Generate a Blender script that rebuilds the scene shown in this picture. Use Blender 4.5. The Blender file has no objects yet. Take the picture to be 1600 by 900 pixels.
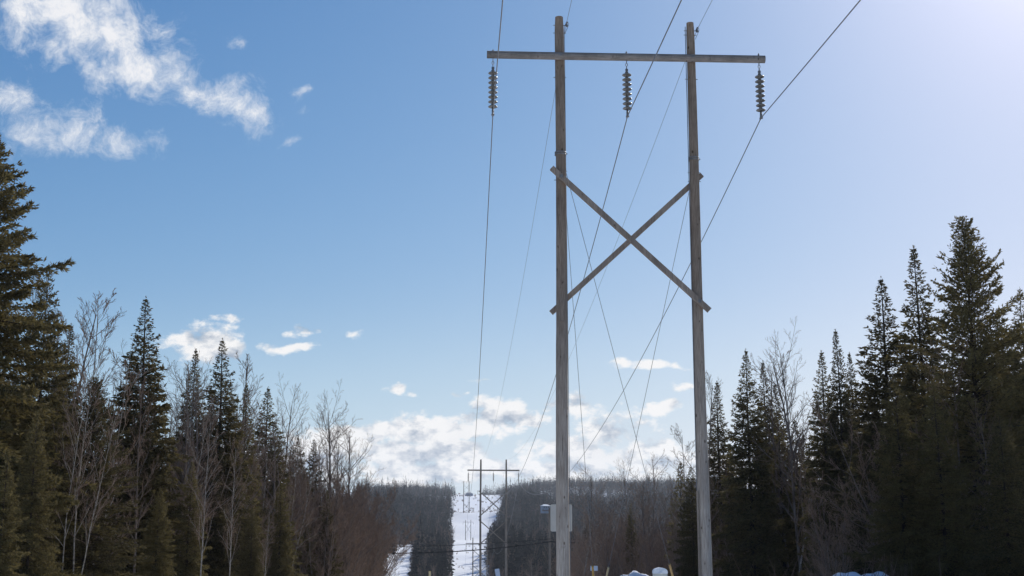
import bpy, math, random
import numpy as np
from math import radians as R, sin, cos, pi, sqrt

# ------------------------------------------------------------------ camera, sky, sun, exposure
S = bpy.context.scene
C = S.collection
F = 2000.0                                   # focal length in pixels of the 1600 px wide photograph
PITCH = math.atan(0.2)
CP, SP = cos(PITCH), sin(PITCH)
CAMZ = 1.6
cd = bpy.data.cameras.new('camera'); cam = bpy.data.objects.new('camera', cd); C.objects.link(cam)
cd.sensor_width = 36; cd.lens = F / 1600 * 36; cd.clip_start = 0.1; cd.clip_end = 20000
cam.location = (0, 0, CAMZ); cam.rotation_euler = (pi / 2 + PITCH, 0, 0)
S.camera = cam

SUN_AZ, SUN_EL = R(28), R(31)
SKY_STRENGTH = 0.095
SUN_STRENGTH = 5.0
S.view_settings.view_transform = 'Standard'
S.view_settings.look = 'None'
S.view_settings.exposure = 0.0
S.view_settings.gamma = 1.0
try: S.view_settings.use_curve_mapping = False
except Exception: pass
S.render.engine = 'CYCLES'
S.cycles.max_bounces = 6; S.cycles.diffuse_bounces = 3; S.cycles.glossy_bounces = 2
S.cycles.transparent_max_bounces = 8; S.cycles.volume_bounces = 1
S.cycles.use_denoising = True

def px_dir(px, py):
    w = 450 - py
    return (px - 800.0, F * CP - w * SP, F * SP + w * CP)
def at(px, py, Y):
    d = px_dir(px, py); k = Y / d[1]
    return (d[0] * k, Y, CAMZ + d[2] * k)
def az_el(px, py):
    x, y, z = px_dir(px, py)
    return math.atan2(x, y), math.asin(z / sqrt(x * x + y * y + z * z))

W = bpy.data.worlds.new('World'); S.world = W; W.use_nodes = True
nt = W.node_tree; nt.nodes.clear()
def N(t, **k):
    n = nt.nodes.new(t)
    for a, b in k.items(): setattr(n, a, b)
    return n
def plug(s, v):
    if hasattr(v, 'links') or isinstance(v, bpy.types.NodeSocket): nt.links.new(v, s)
    else: s.default_value = v
def M(op, a, b=None, c=None, clamp=False):
    n = N('ShaderNodeMath', operation=op); n.use_clamp = clamp
    plug(n.inputs[0], a)
    if b is not None: plug(n.inputs[1], b)
    if c is not None: plug(n.inputs[2], c)
    return n.outputs[0]
def V(op, a, b=None, c=None, out=0):
    n = N('ShaderNodeVectorMath', operation=op)
    plug(n.inputs[0], a)
    if b is not None: plug(n.inputs[1], b)
    if c is not None: plug(n.inputs[2], c)
    return n.outputs[out]
def SS(x, lo, hi, a=0.0, b=1.0):
    n = N('ShaderNodeMapRange', interpolation_type='SMOOTHSTEP')
    plug(n.inputs['Value'], x); n.inputs['From Min'].default_value = lo; n.inputs['From Max'].default_value = hi
    n.inputs['To Min'].default_value = a; n.inputs['To Max'].default_value = b
    return n.outputs['Result']
def RGB(c): n = N('ShaderNodeRGB'); n.outputs[0].default_value = (*c, 1); return n.outputs[0]
def MIX(f, a, b):
    n = N('ShaderNodeMix', data_type='RGBA'); plug(n.inputs[0], f); plug(n.inputs[6], a); plug(n.inputs[7], b); return n.outputs[2]
sky = N('ShaderNodeTexSky', sky_type='NISHITA'); sky.sun_disc = False
sky.sun_elevation = SUN_EL; sky.sun_rotation = SUN_AZ
sky.altitude = 300; sky.air_density = 1.0; sky.dust_density = 0.3; sky.ozone_density = 1.0
geo = N('ShaderNodeNewGeometry')
dirn = V('SCALE', geo.outputs['Incoming']); nt.nodes[-1].inputs['Scale'].default_value = -1
sep = N('ShaderNodeSeparateXYZ'); nt.links.new(dirn, sep.inputs[0])
AZ = M('ARCTAN2', sep.outputs[0], sep.outputs[1])
EL = M('ARCSINE', sep.outputs[2])
cmb = N('ShaderNodeCombineXYZ'); plug(cmb.inputs[0], AZ); plug(cmb.inputs[1], EL)
P = cmb.outputs[0]
def noise(vec, scale, detail=6, rough=0.55, dist=0.0, lac=2.0):
    n = N('ShaderNodeTexNoise'); plug(n.inputs['Vector'], vec)
    n.inputs['Scale'].default_value = scale; n.inputs['Detail'].default_value = detail
    n.inputs['Roughness'].default_value = rough; n.inputs['Distortion'].default_value = dist
    n.inputs['Lacunarity'].default_value = lac
    return n.outputs['Fac']
# where the clouds are, as directions (centre, half width, half height, how thin)
WISPS = [(105,15,115,50,.05),(170,70,90,55,.05),(222,108,66,40,.15),(40,25,60,45,.3),(358,160,58,36,.25),(295,148,40,20,.55),
         (100,205,66,34,.3),(190,222,56,24,.6),(22,158,36,22,.45),(360,66,30,10,.97),(460,140,20,8,1.0),(462,221,15,9,.9),
         (480,176,20,7,1.02),(515,142,8,12,1.02),(245,50,28,24,.4),(150,110,35,30,.35)]
PUFFS = [(310,532,55,30,.2),(365,545,32,20,.4),(477,515,26,14,.55),(545,522,20,10,.8),(430,535,16,12,.7),(472,543,34,8,.7),
         (350,490,26,7,.9),(618,604,20,12,.6),(645,617,15,8,.75),(1022,570,58,10,.6),(1040,640,34,11,.5),(908,627,30,21,.3),
         (860,628,24,13,.6),(763,590,28,6,.9),(725,612,25,6,.95),(1065,610,28,8,.85)]
BANK = [(575,680,64,32,.0),(640,672,72,28,.05),(700,666,62,26,.05),(775,652,66,26,.0),(820,655,32,18,.2),(620,715,85,30,.1),(710,708,60,28,.1),
        (760,735,90,24,.2),(860,700,45,22,.3),(955,678,52,34,.05),(915,710,56,26,.1),(985,712,66,28,.15),(900,738,140,22,.2),
        (640,745,120,20,.15),(500,700,90,34,.3),(1060,725,60,26,.4),(1150,740,90,24,.3),(400,730,100,40,.3),(1300,740,120,25,.3)]
wn = N('ShaderNodeTexNoise'); plug(wn.inputs['Vector'], P); wn.inputs['Scale'].default_value = 22; wn.inputs['Detail'].default_value = 6
warp = V('MULTIPLY_ADD', V('SUBTRACT', wn.outputs['Color'], (.5, .5, .5)), (.045, .028, 0), P)
def blobs(lst, vec):
    cur = None
    for px, py, rx, ry, thin in lst:
        a, e = az_el(px, py); sx, sy = F / rx, F / ry
        l = V('LENGTH', V('MULTIPLY_ADD', vec, (sx, sy, 0), (-a * sx, -e * sy, thin)), out=1)
        cur = l if cur is None else M('MINIMUM', cur, l)
    return cur
Pf = V('MULTIPLY', P, (1, 1.5, 1))
w1 = M('SUBTRACT', 1.0, blobs(WISPS, warp))
nw = noise(V('MULTIPLY_ADD', V('SUBTRACT', wn.outputs['Color'], (.5, .5, .5)), (.035, .035, 0), P), 30, 13, .70, .08)
dw = M('MULTIPLY_ADD', M('SUBTRACT', nw, .5), 4.4, w1)
cw = M('MULTIPLY', SS(dw, -.35, 1.15), .97)
p1 = M('SUBTRACT', 1.0, M('MINIMUM', M('ADD', blobs(PUFFS, warp), .12), M('ADD', blobs(BANK, warp), .10)))
npf = noise(Pf, 30, 12, .60, .05)
dp = M('MULTIPLY_ADD', M('SUBTRACT', npf, .5), 3.8, p1)
cp = M('MULTIPLY', SS(dp, -.30, .30), .98)
sun_shift = V('ADD', Pf, (.004, .016, 0))
npf2 = noise(sun_shift, 30, 9, .60, .05)
lit = M('MULTIPLY_ADD', M('SUBTRACT', npf, npf2), 5.0, M('MULTIPLY_ADD', dp, -.36, .92), True)
nlow = noise(Pf, 15, 3, .5)
lit2 = M('MULTIPLY_ADD', M('SUBTRACT', nlow, .5), .9, lit, True)
k = 1 / SKY_STRENGTH
shade = MIX(lit2, RGB((.33*k, .40*k, .50*k)), RGB((.93*k, .92*k, .91*k)))
wisp_c = MIX(SS(dw, .2, 1.3), RGB((.70*k, .75*k, .83*k)), RGB((.90*k, .90*k, .92*k)))
tint = N('ShaderNodeMix', data_type='RGBA', blend_type='MULTIPLY'); tint.inputs[0].default_value = 1
tint.inputs[7].default_value = (1.0, 1.0, 1.0, 1)
sd_ = (sin(SUN_AZ) * cos(SUN_EL), cos(SUN_AZ) * cos(SUN_EL), sin(SUN_EL))
ang_ = M('ARCCOSINE', V('DOT_PRODUCT', dirn, sd_, out=1))
halo = M('ADD', M('MULTIPLY', M('EXPONENT', M('MULTIPLY', ang_, -1 / .14)), .95 / SKY_STRENGTH), M('MULTIPLY', M('EXPONENT', M('MULTIPLY', ang_, -1 / .05)), 1.5 / SKY_STRENGTH))
sc_ = N('ShaderNodeSeparateColor'); nt.links.new(sky.outputs[0], sc_.inputs[0]); cc_ = N('ShaderNodeCombineColor')
for ch, (ga, mu) in enumerate(((1.53, 1.05), (1.02, .79), (.69, .82))):      # colour response of the camera to the blue sky
    nt.links.new(M('MULTIPLY', M('POWER', M('MULTIPLY', sc_.outputs[ch], SKY_STRENGTH), ga), mu / SKY_STRENGTH), cc_.inputs[ch])
nt.links.new(MIX(SS(EL, -.02, .20, .85, 0), cc_.outputs[0], RGB((.42*k, .64*k, .78*k))), tint.inputs[6])
hc_ = V('SCALE', (1.0, .93, .95)); nt.nodes[-1].inputs['Scale'].default_value = 1; nt.links.new(halo, nt.nodes[-1].inputs['Scale'])
c1 = MIX(cw, V('ADD', tint.outputs[2], hc_), wisp_c)
c2 = MIX(cp, c1, shade)
bg = N('ShaderNodeBackground'); nt.links.new(c2, bg.inputs[0]); bg.inputs[1].default_value = SKY_STRENGTH
ow = N('ShaderNodeOutputWorld'); nt.links.new(bg.outputs[0], ow.inputs[0])

sl = bpy.data.lights.new('sun', 'SUN'); sl.energy = SUN_STRENGTH; sl.angle = R(0.53); sl.color = (1, .95, .86)
so = bpy.data.objects.new('sun', sl); C.objects.link(so)
so.rotation_euler = (pi / 2 - SUN_EL, 0, pi - SUN_AZ)

# ------------------------------------------------------------------ materials
def mat(name): 
    m = bpy.data.materials.new(name); m.use_nodes = True; return m, m.node_tree, m.node_tree.nodes['Principled BSDF']
def tex(t, scale, detail, stretch=(1, 1, 1), coord='Object', rough=.55):
    tc = t.nodes.new('ShaderNodeTexCoord'); mp = t.nodes.new('ShaderNodeMapping'); mp.inputs['Scale'].default_value = stretch
    n = t.nodes.new('ShaderNodeTexNoise'); n.inputs['Scale'].default_value = scale; n.inputs['Detail'].default_value = detail; n.inputs['Roughness'].default_value = rough
    t.links.new(tc.outputs[coord], mp.inputs[0]); t.links.new(mp.outputs[0], n.inputs['Vector']); return n.outputs['Fac']
def ramp(t, fac, stops):
    r = t.nodes.new('ShaderNodeValToRGB'); t.links.new(fac, r.inputs[0])
    while len(r.color_ramp.elements) < len(stops): r.color_ramp.elements.new(.5)
    for e, (p, c) in zip(r.color_ramp.elements, stops): e.position = p; e.color = (*c, 1)
    return r.outputs[0]
def bump(t, p, fac, strength, dist=.01):
    b = t.nodes.new('ShaderNodeBump'); b.inputs['Strength'].default_value = strength; b.inputs['Distance'].default_value = dist
    t.links.new(fac, b.inputs['Height']); t.links.new(b.outputs[0], p.inputs['Normal'])
def mul(t, a, b, f=1.0, mode='MULTIPLY'):
    n = t.nodes.new('ShaderNodeMix'); n.data_type = 'RGBA'; n.blend_type = mode; n.inputs[0].default_value = f
    t.links.new(a, n.inputs[6]); t.links.new(b, n.inputs[7]); return n.outputs[2]
def wood(name, dark, light, along=(14, 14, .7), brown_top=False):
    m, t, p = mat(name)
    g = tex(t, 3.0, 8, along, rough=.7); g2 = tex(t, 1.1, 4, (2, 2, .6))
    sp = tex(t, 9, 3, (1, 1, .45))
    c = ramp(t, g, [(.3, dark), (.62, light)])
    c2 = ramp(t, g2, [(.35, (.72, .70, .68)), (.65, (1.05, 1.03, 1.0))])
    c3 = ramp(t, sp, [(.27, (.45, .42, .4)), (.34, (1, 1, 1))])
    c = mul(t, mul(t, c, c2), c3)
    ck = tex(t, 3.0, 2, (26, 26, .35), rough=.5); c = mul(t, c, ramp(t, ck, [(.30, (.30, .27, .24)), (.35, (1, 1, 1))]))
    kn = t.nodes.new('ShaderNodeTexVoronoi'); kn.inputs['Scale'].default_value = 1.0; kt = t.nodes.new('ShaderNodeTexCoord'); km = t.nodes.new('ShaderNodeMapping'); km.inputs['Scale'].default_value = (3.4, 3.4, 1.9)
    t.links.new(kt.outputs['Object'], km.inputs[0]); t.links.new(km.outputs[0], kn.inputs['Vector'])
    c = mul(t, c, ramp(t, kn.outputs['Distance'], [(.07, (.28, .24, .2)), (.13, (1, 1, 1))]))
    if brown_top:      # silver grey near the ground, darker and browner towards the top
        tc = t.nodes.new('ShaderNodeTexCoord'); sx = t.nodes.new('ShaderNodeSeparateXYZ'); t.links.new(tc.outputs['Object'], sx.inputs[0])
        ad = t.nodes.new('ShaderNodeMath'); ad.operation = 'MULTIPLY_ADD'; t.links.new(g2, ad.inputs[0]); ad.inputs[1].default_value = 7; t.links.new(sx.outputs[2], ad.inputs[2])
        mr = t.nodes.new('ShaderNodeMapRange'); mr.inputs['From Min'].default_value = 5; mr.inputs['From Max'].default_value = 15; t.links.new(ad.outputs[0], mr.inputs['Value'])
        c = mul(t, c, ramp(t, mr.outputs[0], [(0, (1.0, 1.0, 1.0)), (1, (.56, .49, .43))]))
    t.links.new(c, p.inputs['Base Color']); p.inputs['Roughness'].default_value = .85
    p.inputs['Specular IOR Level'].default_value = .2
    bump(t, p, g, .6, .012); return m
POLE = wood('weathered_pole_wood', (.26, .21, .17), (.57, .51, .445), brown_top=True)
ARM = wood('weathered_arm_wood', (.16, .14, .122), (.32, .285, .255), (.7, 12, 12))
BRACE = wood('brace_wood', (.17, .135, .105), (.34, .28, .23))
FARWOOD = wood('distant_pole_wood', (.10, .085, .075), (.24, .21, .18))
def plain(name, col, rough=.6, metal=0.0, var=.25, scale=8, spec=.5):
    m, t, p = mat(name); g = tex(t, scale, 5)
    lo = tuple(c * (1 - var) for c in col); hi = tuple(min(1, c * (1 + var)) for c in col)
    t.links.new(ramp(t, g, [(.3, lo), (.7, hi)]), p.inputs['Base Color'])
    p.inputs['Roughness'].default_value = rough; p.inputs['Metallic'].default_value = metal; p.inputs['Specular IOR Level'].default_value = spec; return m
STEEL = plain('galvanised_steel', (.20, .195, .19), .6, .5)
PORCELAIN = plain('grey_porcelain', (.17, .16, .14), .25, 0, .25)
PINS = plain('insulator_cap_iron', (.16, .15, .14), .6, .3)
ALU = plain('weathered_conductor', (.17, .17, .18), .5, .7)
BLACKCABLE = plain('black_cable', (.008, .008, .009), .7, spec=.15)
YELLOW = plain('yellow_plastic_guard', (.42, .25, .03), .45, 0, .12)
CREAM = plain('faded_cream_guard', (.45, .38, .22), .55, 0, .15)
OCHRE = plain('old_ochre_guard', (.33, .22, .08), .6, 0, .2)
SIGNBACK = plain('cream_sign_paint', (.50, .47, .41), .55, 0, .08, 3)
BLUESIGN = plain('pale_blue_sign_paint', (.42, .50, .62), .5, 0, .15)
PEDESTAL = plain('pedestal_paint', (.48, .48, .44), .5, 0, .08)
HOUSEWALL = plain('house_siding', (.20, .25, .32), .8, 0, .1, 1)
GLASS = plain('dark_window_glass', (.03, .04, .05), .1, 0, .1)

def snow():
    m, t, p = mat('snow')
    big = tex(t, .25, 6, coord='Object'); fine = tex(t, 3.0, 8, coord='Object')
    t.links.new(ramp(t, big, [(.3, (.74, .77, .82)), (.7, (.83, .84, .85))]), p.inputs['Base Color'])
    p.inputs['Roughness'].default_value = .7; p.inputs['Specular IOR Level'].default_value = .25
    bump(t, p, fine, 1.0, .25); return m
SNOW = snow()
def ground_mat():
    m, t, p = mat('snow_covered_ground')
    big = tex(t, .02, 8); fine = tex(t, .35, 8); tuft = tex(t, .22, 10, (1, 1, 1), rough=.75)
    c = ramp(t, big, [(.3, (.72, .75, .80)), (.7, (.83, .84, .85))])
    f = ramp(t, tuft, [(.66, (1, 1, 1)), (.72, (.3, .25, .2))])
    t.links.new(mul(t, c, f), p.inputs['Base Color'])
    p.inputs['Roughness'].default_value = .75; p.inputs['Specular IOR Level'].default_value = .2
    bump(t, p, fine, .6, .5); return m
GROUND = ground_mat()
def foliage(name, lo, hi, transl=.25, clump=.9, rnd=.45, spec=.12):
    m, t, p = mat(name)
    g = t.nodes.new('ShaderNodeNewGeometry'); oi = t.nodes.new('ShaderNodeObjectInfo')
    n = tex(t, clump, 4, (1, 1, .25 if clump < .5 else 1))
    a = t.nodes.new('ShaderNodeMath'); a.operation = 'MULTIPLY_ADD'; t.links.new(g.outputs['Random Per Island'], a.inputs[0]); a.inputs[1].default_value = rnd
    b = t.nodes.new('ShaderNodeMath'); b.operation = 'MULTIPLY_ADD'; t.links.new(n, b.inputs[0]); b.inputs[1].default_value = .6; 
    d = t.nodes.new('ShaderNodeMath'); d.operation = 'MULTIPLY_ADD'; t.links.new(oi.outputs['Random'], d.inputs[0]); d.inputs[1].default_value = .35; d.inputs[2].default_value = -.2
    t.links.new(d.outputs[0], b.inputs[2]); t.links.new(b.outputs[0], a.inputs[2])
    c = ramp(t, a.outputs[0], [(.15, lo), (.85, hi)])
    t.links.new(c, p.inputs['Base Color']); p.inputs['Roughness'].default_value = .8; p.inputs['Specular IOR Level'].default_value = spec
    tr = t.nodes.new('ShaderNodeBsdfTranslucent'); t.links.new(c, tr.inputs[0])
    mx = t.nodes.new('ShaderNodeMixShader'); mx.inputs[0].default_value = transl
    t.links.new(p.outputs[0], mx.inputs[1]); t.links.new(tr.outputs[0], mx.inputs[2])
    t.links.new(mx.outputs[0], t.nodes['Material Output'].inputs[0]); return m
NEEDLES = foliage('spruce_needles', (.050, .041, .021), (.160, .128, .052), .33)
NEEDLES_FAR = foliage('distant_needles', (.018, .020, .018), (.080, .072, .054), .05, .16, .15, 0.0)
def bark(name, lo, hi, scale=6, stretch=(1, 1, .3)):
    m, t, p = mat(name); oi = t.nodes.new('ShaderNodeObjectInfo')
    g = tex(t, scale, 6, stretch, rough=.7)
    t.links.new(ramp(t, g, [(.35, lo), (.65, hi)]), p.inputs['Base Color']); p.inputs['Roughness'].default_value = .9
    p.inputs['Specular IOR Level'].default_value = .02; return m
BARK = bark('spruce_bark', (.03, .024, .02), (.07, .056, .046))
PALEBARK = bark('pale_birch_bark', (.11, .09, .075), (.38, .34, .29), 5, (1, 1, 1.5))
GREYBARK = bark('grey_hardwood_bark', (.09, .07, .058), (.22, .18, .15))
TWIG = bark('brown_twigs', (.13, .085, .062), (.29, .205, .148))

# ------------------------------------------------------------------ mesh helpers
class MB:
    def __init__(s): s.v = []; s.f = []; s.n = 0; s.smooth = []
    def add(s, v, f, smooth=False):
        v = np.asarray(v, dtype=np.float32).reshape(-1, 3)
        f = np.asarray(f, dtype=np.int64)
        s.v.append(v); s.f.append(f + s.n); s.n += len(v); s.smooth.append(np.full(len(f), smooth))
    def mesh(s, name, m):
        me = bpy.data.meshes.new(name)
        V_ = np.concatenate(s.v)
        tot = sum(x.size for x in s.f)
        me.vertices.add(len(V_)); me.vertices.foreach_set('co', V_.ravel())
        me.loops.add(tot); me.loops.foreach_set('vertex_index', np.concatenate([x.ravel() for x in s.f]).astype(np.int32))
        sizes = np.concatenate([np.full(len(x), x.shape[1]) for x in s.f]).astype(np.int32)
        starts = np.concatenate([[0], np.cumsum(sizes)[:-1]]).astype(np.int32)
        me.polygons.add(len(sizes)); me.polygons.foreach_set('loop_start', starts)
        try: me.polygons.foreach_set('loop_total', sizes)
        except Exception: pass
        me.polygons.foreach_set('use_smooth', np.concatenate(s.smooth))
        me.materials.append(m); me.update(); me.validate(); return me
    def obj(s, name, m, parent=None):
        return link(name, s.mesh(name, m), parent)
    # shapes
    def tube(s, pts, radii, sides=8, caps=True, smooth=True):
        pts = np.asarray(pts, float); n = len(pts); radii = np.broadcast_to(np.asarray(radii, float), (n,))
        T = np.gradient(pts, axis=0); T /= np.linalg.norm(T, axis=1)[:, None] + 1e-9
        ref = np.array([0, 0, 1.]) if abs(T[0][2]) < .9 else np.array([0, 1., 0])
        A = np.cross(T, ref); A /= np.linalg.norm(A, axis=1)[:, None] + 1e-9; B = np.cross(T, A)
        th = np.arange(sides) * 2 * pi / sides
        v = pts[:, None, :] + radii[:, None, None] * (A[:, None, :] * np.cos(th)[None, :, None] + B[:, None, :] * np.sin(th)[None, :, None])
        i = np.arange(n - 1)[:, None] * sides; j = np.arange(sides)[None, :]; j2 = (j + 1) % sides
        q = np.stack([i + j, i + j2, i + sides + j2, i + sides + j], -1).reshape(-1, 4)
        base = s.n
        s.add(v.reshape(-1, 3), q, smooth)
        if caps:
            for k0, fl in ((0, 1), ((n - 1) * sides, -1)):
                s.f.append((base + k0 + np.arange(sides)[::fl]).reshape(1, -1)); s.smooth.append(np.array([False]))
    def box(s, c, size, rot=None, bev=0.0):
        hx, hy, hz = [a / 2 for a in size]; b = min(bev, hx, hy, hz)
        if b <= 0:
            v = np.array([(x, y, z) for x in (-hx, hx) for y in (-hy, hy) for z in (-hz, hz)])
            f = [(0, 1, 3, 2), (4, 6, 7, 5), (0, 4, 5, 1), (2, 3, 7, 6), (0, 2, 6, 4), (1, 5, 7, 3)]
            if rot is not None: v = v @ np.array(rot).T
            s.add(v + np.array(c), f)
        else:      # bevelled in the xz outline, extruded along y
            o = [(-hx + b, -hz), (hx - b, -hz), (hx, -hz + b), (hx, hz - b), (hx - b, hz), (-hx + b, hz), (-hx, hz - b), (-hx, -hz + b)]
            v = np.array([(x, y, z) for y in (-hy, hy) for x, z in o])
            if rot is not None: v = v @ np.array(rot).T
            base = s.n
            s.add(v + np.array(c), [(i, (i + 1) % 8, 8 + (i + 1) % 8, 8 + i) for i in range(8)])
            s.f.append(np.array([list(range(7, -1, -1))]) + base); s.f.append(np.array([list(range(8, 16))]) + base); s.smooth += [np.array([False])] * 2
    def beam(s, a, b, w, h):
        a = np.array(a, float); b = np.array(b, float); d = b - a; L = np.linalg.norm(d); d /= L
        y = np.array([0, 1., 0]); n = np.cross(d, y); n /= np.linalg.norm(n); y = np.cross(n, d)
        s.box((a + b) / 2, (L, w, h), np.stack([d, y, n], 1))
    def lathe(s, prof, c=(0, 0, 0), sides=14, smooth=True):
        th = np.arange(sides) * 2 * pi / sides
        v = np.array([(r * cos(t), r * sin(t), z) for r, z in prof for t in th]) + np.array(c)
        n = len(prof)
        q = [(i * sides + j, i * sides + (j + 1) % sides, (i + 1) * sides + (j + 1) % sides, (i + 1) * sides + j) for i in range(n - 1) for j in range(sides)]
        s.add(v, q, smooth)
    def cards(s, p, d, l, w, rng):
        n = len(p); r = rng.normal(size=(n, 3)); wv = np.cross(d, r); wv /= np.linalg.norm(wv, axis=1)[:, None] + 1e-9
        l = l[:, None]; w = w[:, None]
        v = np.stack([p, p + d * l * .45 + wv * w * .5, p + d * l, p + d * l * .45 - wv * w * .5], 1).reshape(-1, 3)
        s.add(v, np.arange(4 * n).reshape(n, 4))

def link(name, data, parent=None):
    o = bpy.data.objects.new(name, data); C.objects.link(o)
    if parent is not None: o.parent = parent
    return o
def tag(o, label=None, cat=None, group=None, kind=None):
    if label: o['label'] = label
    if cat: o['category'] = cat
    if group: o['group'] = group
    if kind: o['kind'] = kind
    return o
def thing(name, label, cat, loc=(0, 0, 0), rz=0.0, group=None):
    o = link(name, None); o.location = loc; o.rotation_euler = (0, 0, rz); return tag(o, label, cat, group)

# ------------------------------------------------------------------ terrain
def line_x(Y): return 5.2 - .0385 * Y
PY = [-400, 0, 45, 70, 120, 221, 300, 403, 470, 600, 700, 850, 1000, 1075, 1200, 1320, 1370, 1500, 1700, 2000, 2200, 2600, 3200, 6000, 15000]
PZ = [0, 0, -.4, -1.5, -3, -4.9, -9, -14.5, -14.5, -10.5, -7, -2.2, 2.5, 5.5, 19, 32, 33, 24, 40, 72, 84, 70, 60, 60, 60]
def sstep(x, a, b):
    t = np.clip((x - a) / (b - a), 0, 1); return t * t * (3 - 2 * t)
def hgt(X, Y):
    X = np.asarray(X, float); Y = np.asarray(Y, float)
    z = (np.interp(Y - 18, PY, PZ) + np.interp(Y, PY, PZ) * 2 + np.interp(Y + 18, PY, PZ)) / 4
    xr = X - (5.2 - .0385 * Y)
    far = sstep(Y, 900, 1300)
    z = z + far * (sstep(xr, 34, 90) * 4 + sstep(-xr, 18, 90) * 6)
    z = z - sstep(Y, 1400, 1700) * (sstep(-xr, 30, 200) * 2) + sstep(Y, 1700, 2200) * sstep(xr, 70, 130) * 10
    # the ploughed-up verges of the corridor near the camera
    near = 1 - sstep(Y, 120, 200)
    z = z + near * (sstep(xr, 10, 18) * 1.25 + sstep(-xr, 16, 24) * .9) * sstep(Y, 10, 35)
    z = z + (np.sin(X * .21 + Y * .13) * .10 + np.sin(X * .07 - Y * .05 + 1) * .22 + np.sin(X * .5 + 2) * np.sin(Y * .43) * .08)
    z = z + far * (1 - sstep(Y, 1500, 1700)) * sstep(np.abs(xr - 4), 22, 45) * (np.sin(X * .047 + 1.3) * 3.0 + np.sin(X * .11) * 1.6)
    z = z + sstep(Y, 300, 700) * (np.sin(X * .031 + Y * .011) * .9 + np.sin(Y * .045 + X * .012) * .7)
    return z
def gz(x, y): return float(hgt(x, y))
def warpgrid(a, b, n, near, power):
    u = np.linspace(-1, 1, n); 
    x = np.sign(u) * np.abs(u) ** power
    return near + np.where(x < 0, -x * (a - near), x * (b - near))
gx = warpgrid(-9000, 9000, 281, 0, 4.2)
gy = np.concatenate([np.linspace(-300, -10, 16), np.linspace(-5, 300, 140), np.linspace(304, 1500, 200), np.linspace(1515, 2800, 70), np.geomspace(2900, 15000, 22)])
GX, GY = np.meshgrid(gx, gy)
tm = MB(); nx, ny = len(gx), len(gy)
i = np.arange(ny - 1)[:, None] * nx; j = np.arange(nx - 1)[None, :]
tm.add(np.stack([GX, GY, hgt(GX, GY)], -1).reshape(-1, 3), np.stack([i + j, i + j + 1, i + nx + j + 1, i + nx + j], -1).reshape(-1, 4), True)
tag(tm.obj('ground', GROUND), kind='structure')

def mound(name, c, rx, ry, h, seed, label=None):
    rng = np.random.default_rng(seed); n, m = 110, 34; v = []; ph = rng.uniform(0, 6, 8)
    for a in range(m):
        r = a / (m - 1)
        for b in range(n):
            t = 2 * pi * b / n; k = 1 + .13 * sin(3 * t + ph[0]) + .07 * sin(7 * t + ph[1])
            x = r * rx * k * cos(t); y = r * ry * k * sin(t)
            z = h * (1 - r * r) ** 1.0 * (1 - .08 * (1 + sin(x * 2.3 + ph[2])) - .05 * (1 + sin(x * 5.1 + y * 3 + ph[3])) - .05 * (1 + sin(x * 7 + ph[4]) * sin(y * 5)) - .035 * (1 + sin(x * 14 + y * 9 + ph[5]))) - .25 * r
            v.append((x, y, z))
    f = [(a * n + b, (a + 1) * n + b, (a + 1) * n + (b + 1) % n, a * n + (b + 1) % n) for a in range(m - 1) for b in range(n)]
    mb = MB(); mb.add(v, f, True); o = mb.obj(name, SNOW); o.location = (c[0], c[1], gz(c[0], c[1]) - .05)
    return tag(o, label, 'snow bank') if label else tag(o, kind='structure')

# ------------------------------------------------------------------ pylons and lines
def disc_mesh():
    mb = MB(); mb.lathe([(.012, .075), (.04, .07), (.05, .045), (.055, .02), (.11, .008), (.15, -.018), (.155, -.034), (.142, -.042), (.095, -.028), (.09, -.045), (.06, -.03), (.03, -.045), (.012, -.07)], sides=18)
    return mb.mesh('disc', PORCELAIN)
DISC = disc_mesh()
def pin_mesh(n):
    mb = MB(); mb.tube([(0, 0, .1), (0, 0, -n * .164 - .02)], .034, 8)
    for k in range(n): mb.tube([(0, 0, -k * .164 + .075), (0, 0, -k * .164 + .02)], .056, 10)
    return mb
def ring(mb, c, r, t, plane, n=10):
    pts = [(c[0] + (r * cos(a) if plane else 0), c[1] + (0 if plane else r * cos(a)), c[2] + r * 1.5 * sin(a)) for a in np.linspace(0, 2 * pi, n + 1)]
    mb.tube(pts, t, 5, False)
def insulator(parent, x, y, ztop, n=8, full=True):
    """string hanging from ztop; returns the z of the wire"""
    top = ztop - .47
    root = pin_mesh(n).obj('insulator', PINS, parent); root.location = (x, y, top)
    if full:
        for k in range(n):
            d = link('disc', DISC, root); d.location = (0, 0, -k * .164)
    else:
        mb = MB()
        for k in range(n): mb.lathe([(.05, .05), (.14, -.01), (.14, -.05), (.05, -.06)], (0, 0, -k * .164), 8)
        mb.obj('disc_stack', PORCELAIN, root)
    mb = MB()
    for q in range(3): ring(mb, (0, 0, .43 - q * .10), .034, .012, q % 2)
    mb.box((0, 0, .15), (.09, .05, .07)); mb.box((0, 0, .11), (.05, .1, .04))
    mb.obj('shackle', STEEL, root)
    zb = -n * .164 + .02
    mb = MB(); ring(mb, (0, 0, zb - .04), .03, .012, 1); mb.box((0, 0, zb - .10), (.07, .05, .08))
    mb.tube([(0, -.17, zb - .165), (0, -.08, zb - .14), (0, .08, zb - .14), (0, .17, zb - .165)], [.018, .034, .034, .018], 7)
    mb.box((0, 0, zb - .155), (.10, .09, .03)); mb.obj('clamp', STEEL, root)
    return top + zb - .145
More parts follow.
